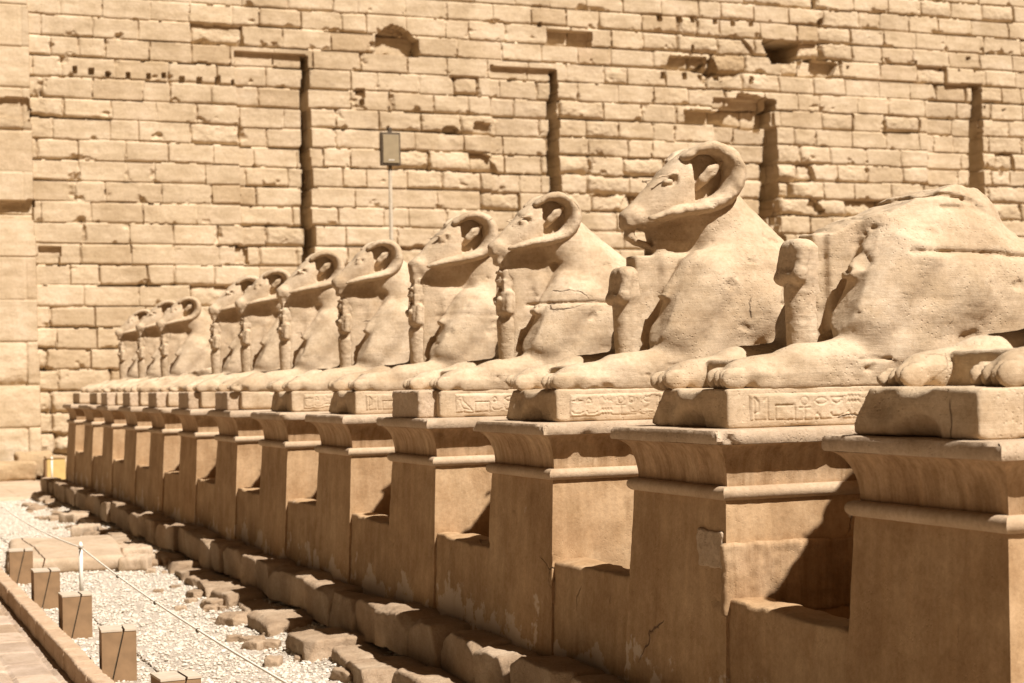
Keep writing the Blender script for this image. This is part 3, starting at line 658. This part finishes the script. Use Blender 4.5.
def king_mesh(seed, kind='full'):
    s = SDF((0.70, -0.17, 0.17), (1.06, 0.17, 1.26), 0.0075)
    cx = .865
    s.box((cx-.005, 0, .225), (.085, .075, .035), .015, .01)
    if kind == 'full':
        s.cap((cx+.005, 0, .27), (cx+.002, 0, .70), .058, .078, .015, 1.05)              # wrapped legs, narrow at the feet
        s.cap((cx-.062, 0, .30), (cx-.078, 0, .66), .006, .006, .010, mode='sub')
        s.box((cx-.002, 0, .855), (.060, .092, .105), .045, .02)                         # chest and upper arms
        for sg in (-1, 1):
            s.cap((cx-.004, sg*.088, .925), (cx-.012, sg*.096, .79), .030, .030, .012)
            s.cap((cx-.020, sg*.094, .785), (cx-.066, -sg*.030, .860), .024, .020, .008)   # crossed forearms
            s.cap((cx-.062, -sg*.030, .860), (cx-.070, -sg*.045, .885), .023, .021, .006)
        s.box((cx+.012, 0, 1.045), (.058, .080, .080), .035, .010)                       # striped headcloth
        for sg in (-1, 1): s.box((cx-.022, sg*.060, .975), (.026, .024, .060), .010, .006)
        s.ell((cx-.042, 0, 1.035), (.034, .046, .056), .006)
        s.ell((cx-.076, 0, 1.028), (.010, .009, .016), .006)
        s.box((cx-.045, 0, 1.092), (.022, .052, .009), .004, .003)
        s.cap((cx-.060, 0, .985), (cx-.066, 0, .925), .012, .011, .005)
        for sg in (-1, 1): s.ell((cx-.071, sg*.020, 1.045), (.008, .011, .006), .004, None, 'sub')
        s.box((cx+.015, 0, 1.150), (.048, .050, .05), .008, .006)
        s.box((cx+.09, 0, .70), (.09, .070, .48), .02, .02)
    else:
        s.cap((cx, 0, .40), (cx, 0, .72), .070, .082, .03)
        s.box((cx, 0, .86), (.078, .098, .125), .06, .03)
        s.cap((cx-.05, -.085, .80), (cx-.055, .085, .78), .040, .040, .02)
        s.cap((cx-.02, -.085, .92), (cx-.05, -.085, .78), .04, .036, .02); s.cap((cx-.02, .085, .92), (cx-.05, .085, .78), .04, .036, .02)
        s.box((cx+.09, 0, .58), (.09, .080, .37), .02, .02)
        s.cap((cx-.10, -.05, .83), (cx-.10, -.05, .93), .03, .03, .02, mode='sub')
    s.erode(0.004, 12, seed, 3); s.erode(0.003, 40, seed+1, 2)
    return s.mesh('king_statuette', M_RAM)

# plinth with a band of carved signs along its near side
def glyph_band(Lx, Hz, h, seed):
    nx, nz = int(Lx/h), int(Hz/h); X, Z = np.meshgrid(np.arange(nx)*h, np.arange(nz)*h, indexing='ij'); D = np.full(X.shape, 9.0)
    rg = random.Random(seed)
    def seg(x1, z1, x2, z2):
        dx, dz = x2-x1, z2-z1; t = np.clip(((X-x1)*dx+(Z-z1)*dz)/(dx*dx+dz*dz+1e-9), 0, 1)
        np.minimum(D, np.hypot(X-x1-t*dx, Z-z1-t*dz), out=D)
    def poly(pts, ox, oz, s_, close=False):
        pts = [(ox+a*s_, oz+b_*s_) for a, b_ in pts]
        for a, b_ in zip(pts, pts[1:]+([pts[0]] if close else [])): seg(*a, *b_)
    def ring(ox, oz, r): np.minimum(D, np.abs(np.hypot(X-ox, Z-oz)-r), out=D)
    G = {
     'house': (1.0, lambda x, z, s_: poly([(.35, 0), (0, 0), (0, .6), (.9, .6), (.9, 0), (.6, 0)], x, z, s_)),
     'water': (1.1, lambda x, z, s_: [poly([(k*.12, (k % 2)*.14+q) for k in range(9)], x, z, s_) for q in (0.15, .5)]),
     'mouth': (1.0, lambda x, z, s_: poly([(0, .3), (.25, .48), (.5, .52), (.75, .48), (1, .3), (.75, .14), (.5, .1), (.25, .14)], x, z, s_, True)),
     'sun': (.75, lambda x, z, s_: [ring(x+.32*s_, z+.4*s_, .3*s_), ring(x+.32*s_, z+.4*s_, .07*s_)]),
     'reed': (.45, lambda x, z, s_: poly([(.1, 0), (.1, .95), (.3, .75), (.28, .35), (.1, .3)], x, z, s_)),
     'bread': (.6, lambda x, z, s_: poly([(0, .1), (.04, .35), (.2, .5), (.38, .35), (.44, .1)], x, z, s_, True)),
     'basket': (1.0, lambda x, z, s_: poly([(0, .5), (.9, .5), (.78, .25), (.45, .1), (.12, .25)], x, z, s_, True)),
     'ankh': (.6, lambda x, z, s_: [ring(x+.25*s_, z+.75*s_, .17*s_), poly([(.25, 0), (.25, .58)], x, z, s_), poly([(0, .48), (.5, .48)], x, z, s_)]),
     'bird': (1.0, lambda x, z, s_: [poly([(0, .75), (.12, .9), (.3, .9), (.38, .65), (.7, .35), (.95, .1), (.6, .18), (.35, .25), (.2, .5), (.18, .72), (0, .75)], x, z, s_), poly([(.4, .22), (.4, 0), (.28, 0)], x, z, s_)]),
     'snake': (1.1, lambda x, z, s_: poly([(0, .5), (.12, .62), (.25, .4), (.4, .25), (.55, .4), (.7, .25), (.85, .3), (1, .2)], x, z, s_)),
     'staff': (.4, lambda x, z, s_: poly([(.15, 0), (.15, 1), (0, .8)], x, z, s_)),
     'arm': (1.0, lambda x, z, s_: poly([(0, .5), (.1, .3), (.75, .3), (.9, .42)], x, z, s_)),
     'bolt': (1.0, lambda x, z, s_: [poly([(0, .3), (.9, .3)], x, z, s_), poly([(.35, .18), (.35, .42)], x, z, s_), poly([(.5, .18), (.5, .42)], x, z, s_)]),
     'square': (.6, lambda x, z, s_: poly([(0, .1), (.4, .1), (.4, .5), (0, .5)], x, z, s_, True)),
    }
    tall = ['reed', 'ankh', 'bird', 'staff', 'sun', 'house']; flat = ['water', 'mouth', 'bread', 'basket', 'snake', 'arm', 'bolt', 'square']
    x = 0.03; B = Hz*0.12; A = Hz*0.76
    while x < Lx-0.16:
        if rg.random() < 0.62:
            k = rg.choice(tall); w_, fn = G[k]; fn(x, B, A*0.95); x += w_*A*0.95+0.014
        else:
            k1, k2 = rg.choice(flat), rg.choice(flat); G[k1][1](x, B+A*0.52, A*0.60); G[k2][1](x, B-0.01, A*0.60); x += max(G[k1][0], G[k2][0])*A*0.60+0.018
    seg(0.0, Hz*0.945, Lx, Hz*0.945)
    return X, Z, D
def plinth_mesh(seed, h, eroded=True):
    s = SDF((0.02, -0.50, -0.03), (3.42, 0.50, 0.26), h)
    s.box((1.76, 0, .10), (1.60, .425, .10), .012, .01)
    if eroded:                                          # worn, undercut nose below the paws
        s.ell((.14, -.02, .03), (.08, .16, .07), .03, None, 'sub')
        s.ell((.10, .22, .16), (.09, .12, .10), .04, None, 'sub'); s.ell((.10, .0, .23), (.12, .14, .06), .05, None, 'sub')
        pass
    if eroded:
        x, y, z = s.grid(); nn = 0.03*fbm(x*5, y*5, z*5, 3, seed+31)
        for n_, o_ in (((-.62, .0, .78), .045+.012*(seed % 3)), ((-.5, .70, .50), .245), ((-.45, -.55, .70), .305)):
            s.f = np.maximum(s.f, ((x-.16)*n_[0]+y*n_[1]+(z-.12)*n_[2]-o_+nn).astype(np.float32))
    s.erode(0.006, 5, seed); s.erode(0.004, 18, seed+1)
    return s.mesh('plinth', M_RAM)
def band_mesh(seed, Lx=2.65, Hz=0.172, h=0.0045):
    X, Z, D = glyph_band(Lx, Hz, h, seed)
    wear = sstep(-0.35, 0.25, fbm(X*2.5, Z*5, X*0, 3, seed))
    e = np.minimum(np.minimum(X, Lx-X), np.minimum(Z, Hz-Z))
    Y = 0.0080*np.exp(-(D/0.0042)**2)*(0.45+0.55*wear)+0.018*(1-sstep(0, 0.035, e))+0.003*fbm(X*5, Z*9, X*0, 3, seed+2)+0.0025*fbm(X*35, Z*35, X*0, 2, seed+3)
    Y = Y+np.clip(fbm(X*5, Z*8, X*0, 3, seed+8)-0.45, 0, 1)*0.05
    nx, nz = X.shape; V = np.stack([X, Y, Z], -1).reshape(-1, 3); i = np.arange((nx-1)*(nz-1)); a = (i//(nz-1))*nz+i % (nz-1)
    return raw_mesh('carved_signs', V, np.stack([a, a+nz, a+nz+1, a+1], 1), True, M_RAM)

RAMS = {  # index: (kind, setback, label)
 0: ('full', 0.0, 'ram sphinx at the right edge, only its toed paws and worn plinth in view'),
 1: ('headless', 0.0, 'headless ram sphinx with cracked lion body and broken mane, biggest at the right'),
 2: ('full', 0.0, 'tallest ram sphinx with curled horn and broken stub of a statuette on its chest'),
 3: ('full', 0.0, 'ram sphinx with crack across its chest and intact statuette, left of the tallest one'),
 4: ('full', 0.0, 'ram sphinx with long straight muzzle and broken brow, third head from the right'),
 5: ('full', -0.03, 'ram sphinx directly below the lamp pole, smaller than its right neighbour'),
 6: ('full', -0.1, 'ram sphinx with upturned nose and small round eye, standing clear left of the lamp pole'),
 7: ('full', -0.05, 'ram sphinx mostly hidden, nose just left of the ram left of the lamp pole'),
 8: ('full', 0.03, 'ram sphinx leftmost of the middle cluster of three heads'),
 9: ('low', 0.0, 'broken ram sphinx reduced to long bare forelegs and stump of body'),
 10: ('full', 0.12, 'ram sphinx with bare unhidden chest and neck, foremost of the far left three'),
 11: ('full', 0.12, 'ram sphinx second from the far left end of the row'),
 12: ('full', 0.14, 'last ram sphinx at the far left end, only its muzzle and statuette showing')}
HC, HD = (1.0, 0, 0), (0.865, -0.095, -0.02)
BODY = {2: ram_body(0.0145, 42, kd='tall'), 3: ram_body(0.016, 43, hd=HD), 1: ram_body(0.014, 51, 'headless'), 4: ram_body(0.020, 61, hd=(.97, -.03, -.01)), 'low': ram_body(0.022, 71, 'low'), 0: ram_body(0.016, 81)}
BODY['far'] = ram_body(0.022, 64, detail=False, hd=HD); BODY['far2'] = ram_body(0.022, 93, detail=False, hd=(.93, -.06, .0))
HORN = {(k, sg): horn_mesh(sg, 0.011 if k == 0 else 0.016, 10+k*3, k == 1) for k in (0, 1, 2) for sg in (-1, 1)}
EAR = {sg: ear_mesh(sg) for sg in (-1, 1)}
KING = [king_mesh(11), king_mesh(23), king_mesh(35)]; KBROKE = [king_mesh(47, 'broken'), king_mesh(52, 'broken')]
PLI = [plinth_mesh(400+k, 0.016) for k in range(3)]+[plinth_mesh(410, 0.025, False)]
BAND = [band_mesh(521+k*3) for k in range(3)]
for i in range(NP_):
    kind, dx, lab = RAMS[i]
    root = empty('ram_sphinx', (X0, YA+i*PITCH_P+WD/2+0.012, ZT)); tag(root, lab, 'ram sphinx', 'ram-headed sphinxes of the row')
    link('plinth', PLI[i % 3] if i < 6 else PLI[3], root, (-.12 if i == 0 else 0, 0, 0))
    if i < 6:
        link('carved_signs', BAND[i % 3], root, (0.235+0.03*(i % 2), -0.4345, 0.014))
    key = 'low' if kind == 'low' else (i if i in (0, 1, 2, 3, 4) else ('far2' if i in (6, 8, 11) else 'far'))
    b_ = link('lion_body', BODY[key], root, (dx, 0, 0))
    if kind == 'full':
        hk = 1 if i == 2 else (0 if i in (0, 3) else 2)
        for sg in (-1, 1):
            hs, ox, oz = HC if i in (0, 2) else ((.97, -.03, -.01) if i == 4 else ((.93, -.06, .0) if i in (6, 8, 11) else HD))
            for nm, me in (('horn', HORN[(hk, sg)]), ('ear', EAR[sg])):
                q = link(nm, me, root, (dx+.83+ox-.83*hs, 0, 1.24+oz-1.24*hs)); q.scale = (hs, hs, hs)
    if kind == 'full' or kind == 'headless':
        link('king_statuette', KBROKE[i % 2] if i in (1, 2) else KING[i % 3], root, (dx - (0.02 if i in (1, 2) else 0), 0, 0))
    root.scale = (1, 1, 1.0)

# squared stone blocks set in front on some plinths
def stone_mesh(sx, sy, sz, seed, h=0.02, amp=0.03, rad=0.03, mat=None, name='stone', cuts=0):
    m = 0.06
    s = SDF((-sx/2-m, -sy/2-m, -m), (sx/2+m, sy/2+m, sz+m), h)
    s.box((0, 0, sz/2), (sx/2, sy/2, sz/2), rad, 0.01)
    r = random.Random(seed); x, y, z = s.grid()
    for k in range(cuts):                               # planar breaks across edges and corners
        a = r.uniform(0, 6.283); e = r.uniform(0.15, 1.25); n = (math.cos(a)*math.cos(e), math.sin(a)*math.cos(e), math.sin(e))
        ext = abs(n[0])*sx/2+abs(n[1])*sy/2+abs(n[2])*sz/2
        d = (x*n[0]+y*n[1]+(z-sz/2)*n[2])-ext*r.uniform(0.70, 0.92)
        s.f = np.maximum(s.f, d.astype(np.float32))
    s.erode(amp, 1.6/max(sx, sy, .3)*1.6, seed, 3); s.erode(amp*0.35, 9, seed+1, 3); s.erode(0.006, 30, seed+2, 2)
    return s.mesh(name, mat or M_ROCK)
rep = stone_mesh(0.36, 0.62, 0.205, 5, 0.012, 0.006, 0.008, M_SLAB, 'repair_block')
for i, lab in ((3, 'squared repair block at the front of the plinth of the ram with chest crack'), (6, 'squared block before the paws of the ram left of the lamp pole'),
               (7, 'squared block before the plinth of the ram whose nose peeps out left of the pole'), (8, 'squared block before the leftmost ram of the middle cluster'),
               (9, 'squared block before the broken stump of a ram'), (10, 'squared block before the foremost of the far left three rams')):
    ob = link('repair_block', rep, None, (X0+0.20, YA+i*PITCH_P+WD/2-0.03, ZT-0.003)); tag(ob, lab, 'stone block', 'squared blocks set before the ram plinths')

# ------------------------------------------------------------------ footing stones below the pedestals
rg = random.Random(5)
FM = [stone_mesh(0.34, 0.62, 0.30, 600+k, 0.016, 0.018, 0.01, cuts=5) for k in range(8)]
FM2 = [stone_mesh(0.46, 0.68, 0.17, 620+k, 0.016, 0.022, 0.01, cuts=7) for k in range(8)]
def pedname(y):
    k = (y-YA)/PITCH_P; i = int(math.floor(k)); f = k-i
    w = ORD[max(0, min(12, i))] if i >= 0 else 'nearest'
    where = 'under its near corner' if f < 0.28 else ('under its far corner' if f < 0.56 else 'under the gap beyond it')
    return w, where
y = 4.0; n = 0
while y < 33:
    L = rg.uniform(0.5, 0.78); w, wh = pedname(y+L/2)
    ob = link('footing_stone', FM[n % 8], None, (X0-0.045+rg.uniform(-.04, .03), y+L/2, -0.30+rg.uniform(-.02, .03))); ob.scale = (1, L/0.64, 1); ob.rotation_euler = (0, 0, rg.choice((0, math.pi))+rg.uniform(-.05, .05))
    tag(ob, 'rough brown footing block in the upper course, %s pedestal, %s' % (w, wh), 'stone', 'upper footing stones of the pedestal row'); y += L; n += 1
y = 4.0; n = 0
while y < 32.5:
    L = rg.uniform(0.5, 0.9); w, wh = pedname(y+L/2)
    if rg.random() > 0.06:
        ob = link('footing_stone', FM2[n % 8], None, (X0-0.32+0.14*min(1, max(0, (y-15)/6))+rg.uniform(-.09, .07), y+L/2, -0.47+rg.uniform(-.04, .04))); ob.scale = (rg.uniform(.85, 1.2), L/0.69, rg.uniform(.85, 1.1)); ob.rotation_euler = (rg.uniform(-.06, .06), rg.uniform(-.08, .08), rg.choice((0, math.pi))+rg.uniform(-.12, .12))
        tag(ob, 'worn footing block in the lower course, %s pedestal, %s' % (w, wh), 'stone', 'lower footing stones of the pedestal row')
    y += L+rg.uniform(-.04, .03); n += 1
SM = [stone_mesh(0.30, 0.24, 0.11, 640+k, 0.011, 0.016, 0.008, cuts=9) for k in range(5)]
for k in range(22):
    y = 9.5+k*1.04+rg.uniform(-.2, .2); w, wh = pedname(y); sc = rg.uniform(.35, 1.15)
    ob = link('loose_rock', SM[k % 5], None, (X0-0.64+0.12*min(1, max(0, (y-15)/6))+rg.uniform(-.18, .08), y, GZ-0.01)); ob.scale = (sc, sc, sc*rg.uniform(.7, 1.1)); ob.rotation_euler = (0, 0, rg.uniform(0, 6.28))
    tag(ob, 'loose rock on the gravel edge by the %s pedestal, %s' % (w, wh.replace('under', 'below')), 'rock', 'loose rocks along the footing')
CM = [stone_mesh(0.13, 0.11, 0.06, 660+k, 0.007, 0.010, 0.004, cuts=8, name='stone_chip') for k in range(5)]
for k in range(70):
    y = 9.0+24*rg.random()**1.3; w, wh = pedname(y); sc = rg.uniform(.4, 1.3)
    ob = link('stone_chip', CM[k % 5], None, (X0-0.70+0.12*min(1, max(0, (y-15)/6))+rg.uniform(-.30, .25), y, GZ-0.008)); ob.scale = (sc, sc*rg.uniform(.8, 1.4), sc); ob.rotation_euler = (0, 0, rg.uniform(0, 6.28))
    tag(ob, 'small broken stone chip lying on the gravel near the footing stones', 'stone chip', 'stone chips along the footing')
big = stone_mesh(0.75, 0.95, 0.17, 77, 0.025, 0.04, 0.05, M_SAND if False else M_SLAB, 'stone_slab')
ob = link('stone_slab', stone_mesh(1.30, 2.9, 0.20, 78, 0.03, 0.045, 0.07, M_SLAB, 'stone_slab'), None, (2.62, 21.2, GZ-0.015)); ob.rotation_euler = (0, 0, -0.10)
tag(ob, 'large flat sandstone slab lying on the gravel behind the white rope post', 'stone slab')
for (x, yy, sc, lab) in ((3.25, 19.7, .45, 'pale pointed rock leaning at the near right corner of the big flat slab'), (3.42, 21.0, .5, 'pale flat rock between the big flat slab and the footing'),
                         (3.35, 24.6, .42, 'pale rock beyond the big flat slab towards the pavement'), (3.5, 27.0, .4, 'pale rock half way between big slab and pavement'), (3.75, 33.0, .5, 'dark squared rock beside the foot of the last pedestal')):
    ob = link('rock', big, None, (x, yy, GZ-0.01)); ob.scale = (sc, sc*1.1, 1.0); ob.rotation_euler = (0, 0, rg.uniform(-.5, .5)); tag(ob, lab, 'rock')

# rubble blocks at the foot of the pylon, far left
for (x, yy, sx, sy, sz, lab) in ((3.6, 39.3, 1.3, .8, .42, 'pale rubble block at the foot of the pylon by the left edge'), (4.9, 39.2, .9, .7, .35, 'low rubble block at the pylon foot behind the yellow bin'),
                            (4.25, 39.5, .8, .6, .62, 'taller rubble block leaning on the pylon foot left of the bin'), (3.0, 38.9, .8, .7, .25, 'flat rubble block on the pavement at the far left'), (5.9, 39.4, 1.1, .7, .5, 'rubble block at the pylon foot half hidden by the last pedestal')):
    ob = link('rubble_block', stone_mesh(sx, sy, sz, int(x*10), 0.04, 0.08, 0.08, M_WALL, 'rubble_block'), None, (x, yy, GZ+0.07)); tag(ob, lab, 'stone block', 'rubble at the pylon foot')

# gravel pebbles (nobody could count them)
def pebbles():
    t = (1+5**.5)/2
    V0 = np.array([[-1, t, 0], [1, t, 0], [-1, -t, 0], [1, -t, 0], [0, -1, t], [0, 1, t], [0, -1, -t], [0, 1, -t], [t, 0, -1], [t, 0, 1], [-t, 0, -1], [-t, 0, 1]])/np.hypot(1, t)
    F0 = np.array([[0, 11, 5], [0, 5, 1], [0, 1, 7], [0, 7, 10], [0, 10, 11], [1, 5, 9], [5, 11, 4], [11, 10, 2], [10, 7, 6], [7, 1, 8], [3, 9, 4], [3, 4, 2], [3, 2, 6], [3, 6, 8], [3, 8, 9], [4, 9, 5], [2, 4, 11], [6, 2, 10], [8, 6, 7], [9, 8, 1]])
    r = np.random.RandomState(3); n = 36000
    yy = 8.5+24.5*r.rand(n)**1.25; xx = 1.75+2.15*r.rand(n)
    sz = 0.005+0.014*r.rand(n)**2.2
    sz[:260] *= 1.8
    sc = sz[:, None]*(0.7+0.6*r.rand(n, 3)); sc[:, 2] *= 0.65
    a = r.rand(n)*6.28; P = V0[None]*(1+0.25*(r.rand(n, 12, 1)-.5))*sc[:, None]
    x = P[..., 0]*np.cos(a)[:, None]-P[..., 1]*np.sin(a)[:, None]; y = P[..., 0]*np.sin(a)[:, None]+P[..., 1]*np.cos(a)[:, None]
    zb = GZ+0.004+0.10*sstep(3.2, 3.9, xx)
    V = np.stack([x+xx[:, None], y+yy[:, None], P[..., 2]+(zb+sz*0.25)[:, None]], -1).reshape(-1, 3)
    F = (F0[None]+np.arange(n)[:, None, None]*12).reshape(-1, 3)
    return link('gravel', raw_mesh('gravel', V, F, False, M_PEB))
tag(pebbles(), 'loose pale pebbles covering the ground beside the pedestals', 'gravel', kind='stuff')

# ------------------------------------------------------------------ kerb and low light boxes
def bevel_box(name, sx, sy, sz, mat, bev=0.008, shear=0.0):
    import bmesh
    bm = bmesh.new(); bmesh.ops.create_cube(bm, size=1)
    for v in bm.verts:
        v.co.x *= sx; v.co.y *= sy; v.co.z = (v.co.z+0.5)*sz
    bmesh.ops.bevel(bm, geom=bm.edges[:], offset=bev, segments=2, affect='EDGES', profile=0.6)
    me = bpy.data.meshes.new(name); bm.to_mesh(me); bm.free(); me.materials.append(mat); return me
kr = empty('kerb', (1.645, 5, GZ)); tag(kr, 'brown stone kerb running beside the paved footpath at lower left', 'kerb')
KM = [stone_mesh(0.135, 0.585, 0.17, 700+k, 0.012, 0.006, 0.012, M_KERB, 'kerb_stone') for k in range(4)]
y = 7.5; k = 0
while y < 33:
    ob = link('kerb_stone', KM[k % 4], kr, (rg.uniform(-.004, .004), y+0.3-5, -0.012+rg.uniform(-.004, .004))); y += 0.60; k += 1
def prism(name, pts, y0, y1, mat):
    n = len(pts); V = [(x, y0, z) for x, z in pts]+[(x, y1, z) for x, z in pts]
    me = bpy.data.meshes.new(name); me.from_pydata(V, [], [list(range(n)), list(range(2*n-1, n-1, -1))]+[[i, i+n, (i+1) % n+n, (i+1) % n] for i in range(n)]); me.update()
    me.materials.append(mat); return me
BH = 0.36
pl_ = prism('panel_left', [(-.115, 0), (-.115, BH), (.030, BH), (-.055, 0)], -.13, .13, M_WOOD)
pr_ = prism('panel_right', [(-.043, 0), (.042, BH), (.125, BH), (.125, 0)], -.122, .122, M_WOOD)
pc_ = prism('core', [(-.10, .01), (-.10, BH-.012), (.11, BH-.012), (.11, .01)], -.10, .10, M_DARK)
cl_ = prism('cap_left', [(-.118, BH+.002), (-.118, BH+.016), (.030, BH+.016), (.027, BH+.002)], -.133, .133, M_WOODTOP)
cr_ = prism('cap_right', [(.044, BH+.002), (.046, BH+.016), (.128, BH+.016), (.128, BH+.002)], -.126, .126, M_WOODTOP)
BL = ['brown box bollard cut off by the bottom edge of the photo', 'nearest fully visible brown box bollard with slanted slit beside the kerb', 'brown box bollard beside the kerb just left of the nearest fully visible one',
      'brown box bollard beside the kerb, left of the white rope post', 'brown box bollard cut by the left edge of the photo', 'brown box bollard outside the left edge along the kerb']
for k, yy in enumerate((10.15, 12.35, 14.60, 16.70, 18.95)):
    r_ = empty('bollard', (1.885, yy, GZ-0.005), rg.uniform(-.08, .08))
    for nm, me in (('side_panel', pl_), ('side_panel', pr_), ('core', pc_), ('cap', cl_), ('cap', cr_)): link(nm, me, r_)
    tag(r_, BL[k], 'bollard', 'brown box bollards along the kerb')

# ------------------------------------------------------------------ rope barrier
def tube(name, pts, rad, mat, seg=8):
    import bmesh
    V = []; F = []; pts = [Vector(p) for p in pts]; n = len(pts); rad = rad if hasattr(rad, '__len__') else [rad]*n
    for i, p in enumerate(pts):
        d = (pts[min(i+1, n-1)]-pts[max(i-1, 0)]).normalized(); a = d.orthogonal().normalized() if abs(d.z) < .95 else Vector((1, 0, 0)); b2 = d.cross(a)
        if abs(d.z) < .95: a = Vector((0, 0, 1)).cross(d).normalized(); b2 = d.cross(a)
        for s_ in range(seg): t = s_/seg*6.2832; V.append(p+(a*math.cos(t)+b2*math.sin(t))*rad[i])
    for i in range(n-1):
        for s_ in range(seg): q = (s_+1) % seg; F.append([i*seg+s_, i*seg+q, (i+1)*seg+q, (i+1)*seg+s_])
    F.append(list(range(seg))[::-1]); F.append([(n-1)*seg+s_ for s_ in range(seg)])
    me = bpy.data.meshes.new(name); me.from_pydata([tuple(v) for v in V], [], F); me.update(); me.polygons.foreach_set('use_smooth', np.array([len(f) == 4 for f in F])); me.materials.append(mat); return me
RP = [((2.30, 17.3), 'slim white rope post standing on gravel beside the big flat slab'), ((4.42, 37.6), 'slim white rope post far off before the yellow bin'), ((2.33, 27.2), 'slim white rope post outside the left edge')]
pst = tube('post', [(0, 0, 0), (0, 0, .50)], .020, M_WHITE, 12); cap_ = tube('cap', [(0, 0, .50), (0, 0, .53), (0, 0, .56)], [.024, .024, .008], M_WHITE, 12); bas = tube('base', [(0, 0, -.01), (0, 0, .02)], .06, M_DARK, 14)
eye = tube('rope_eye', [(-.02, 0, .49), (0, -.03, .50), (.02, 0, .51), (0, .03, .50)], .006, M_DARK, 6)
for (xy, lab) in RP[:2]:
    r_ = empty('rope_post', (*xy, GZ if xy[1] < 33 else GZ+0.08))
    for nm, me in (('post', pst), ('cap', cap_), ('base', bas), ('rope_eye', eye)): link(nm, me, r_)
    tag(r_, lab, 'rope post', 'white rope posts')
def sag(a, b_, s_, n=24): return [tuple(a[i]*(1-t)+b_[i]*t-(4*s_*t*(1-t) if i == 2 else 0) for i in range(3)) for t in [k/n for k in range(n+1)]]
r1 = link('rope', tube('rope', sag((2.30, 17.3, .085), (2.33, 5.0, .11), .10, 40), .008, M_ROPE, 6)); tag(r1, 'thin pale rope running from the white post to the bottom edge over the gravel', 'rope', 'ropes of the barrier')
kn = tube('knot', [(-.0, -.02, 0), (0, 0, .004), (0, .02, 0)], [.008, .018, .008], M_DARK, 8)
for yy in (15.0, 13.2, 11.6):
    t = (17.3-yy)/12.3; o2 = link('knot', kn, r1, (2.30+.03*t, yy, .085*(1-t)+.11*t-.4*t*(1-t)-.008))
r2 = link('rope', tube('rope', sag((2.30, 17.3, .085), (2.34, 29.0, .03), .10, 30), .008, M_ROPE, 6)); tag(r2, 'thin pale rope running from the white post to the left edge over the big slab', 'rope', 'ropes of the barrier')

# ------------------------------------------------------------------ floodlight pole
fl = empty('lamp_pole', (9.76, 30.2, -0.4)); tag(fl, 'tall thin pole with flat framed floodlight box rising behind the rams', 'lamp pole')
link('pole', tube('pole', [(0, 0, 0), (0, 0, 6.2)], [.045, .035], M_POLE, 12), fl)
link('lamp_housing', bevel_box('lamp_housing', .38, .10, .62, M_DARK, .012), fl, (-.01, -.05, 6.10))
link('lamp_face', bevel_box('lamp_face', .31, .02, .53, M_LENS, .004), fl, (-.01, -.108, 6.145))
link('name_plate', bevel_box('name_plate', .11, .006, .016, M_WHITE, .002), fl, (-.01, -.121, 6.19))
link('bracket', bevel_box('bracket', .07, .07, .10, M_DARK, .01), fl, (-.01, -.04, 6.71))
# yellow bin at the pavement
bn = empty('litter_bin', (4.62, 38.7, GZ+0.08)); tag(bn, 'yellow square bin with brown side standing at the pylon foot', 'bin')
link('body', bevel_box('body', .40, .36, .48, M_YEL, .02), bn); link('lid', bevel_box('lid', .44, .40, .05, M_WALL, .015), bn, (0, 0, .482)); link('side_panel', bevel_box('side_panel', .03, .34, .46, M_WOOD, .005), bn, (-.217, 0, .005))
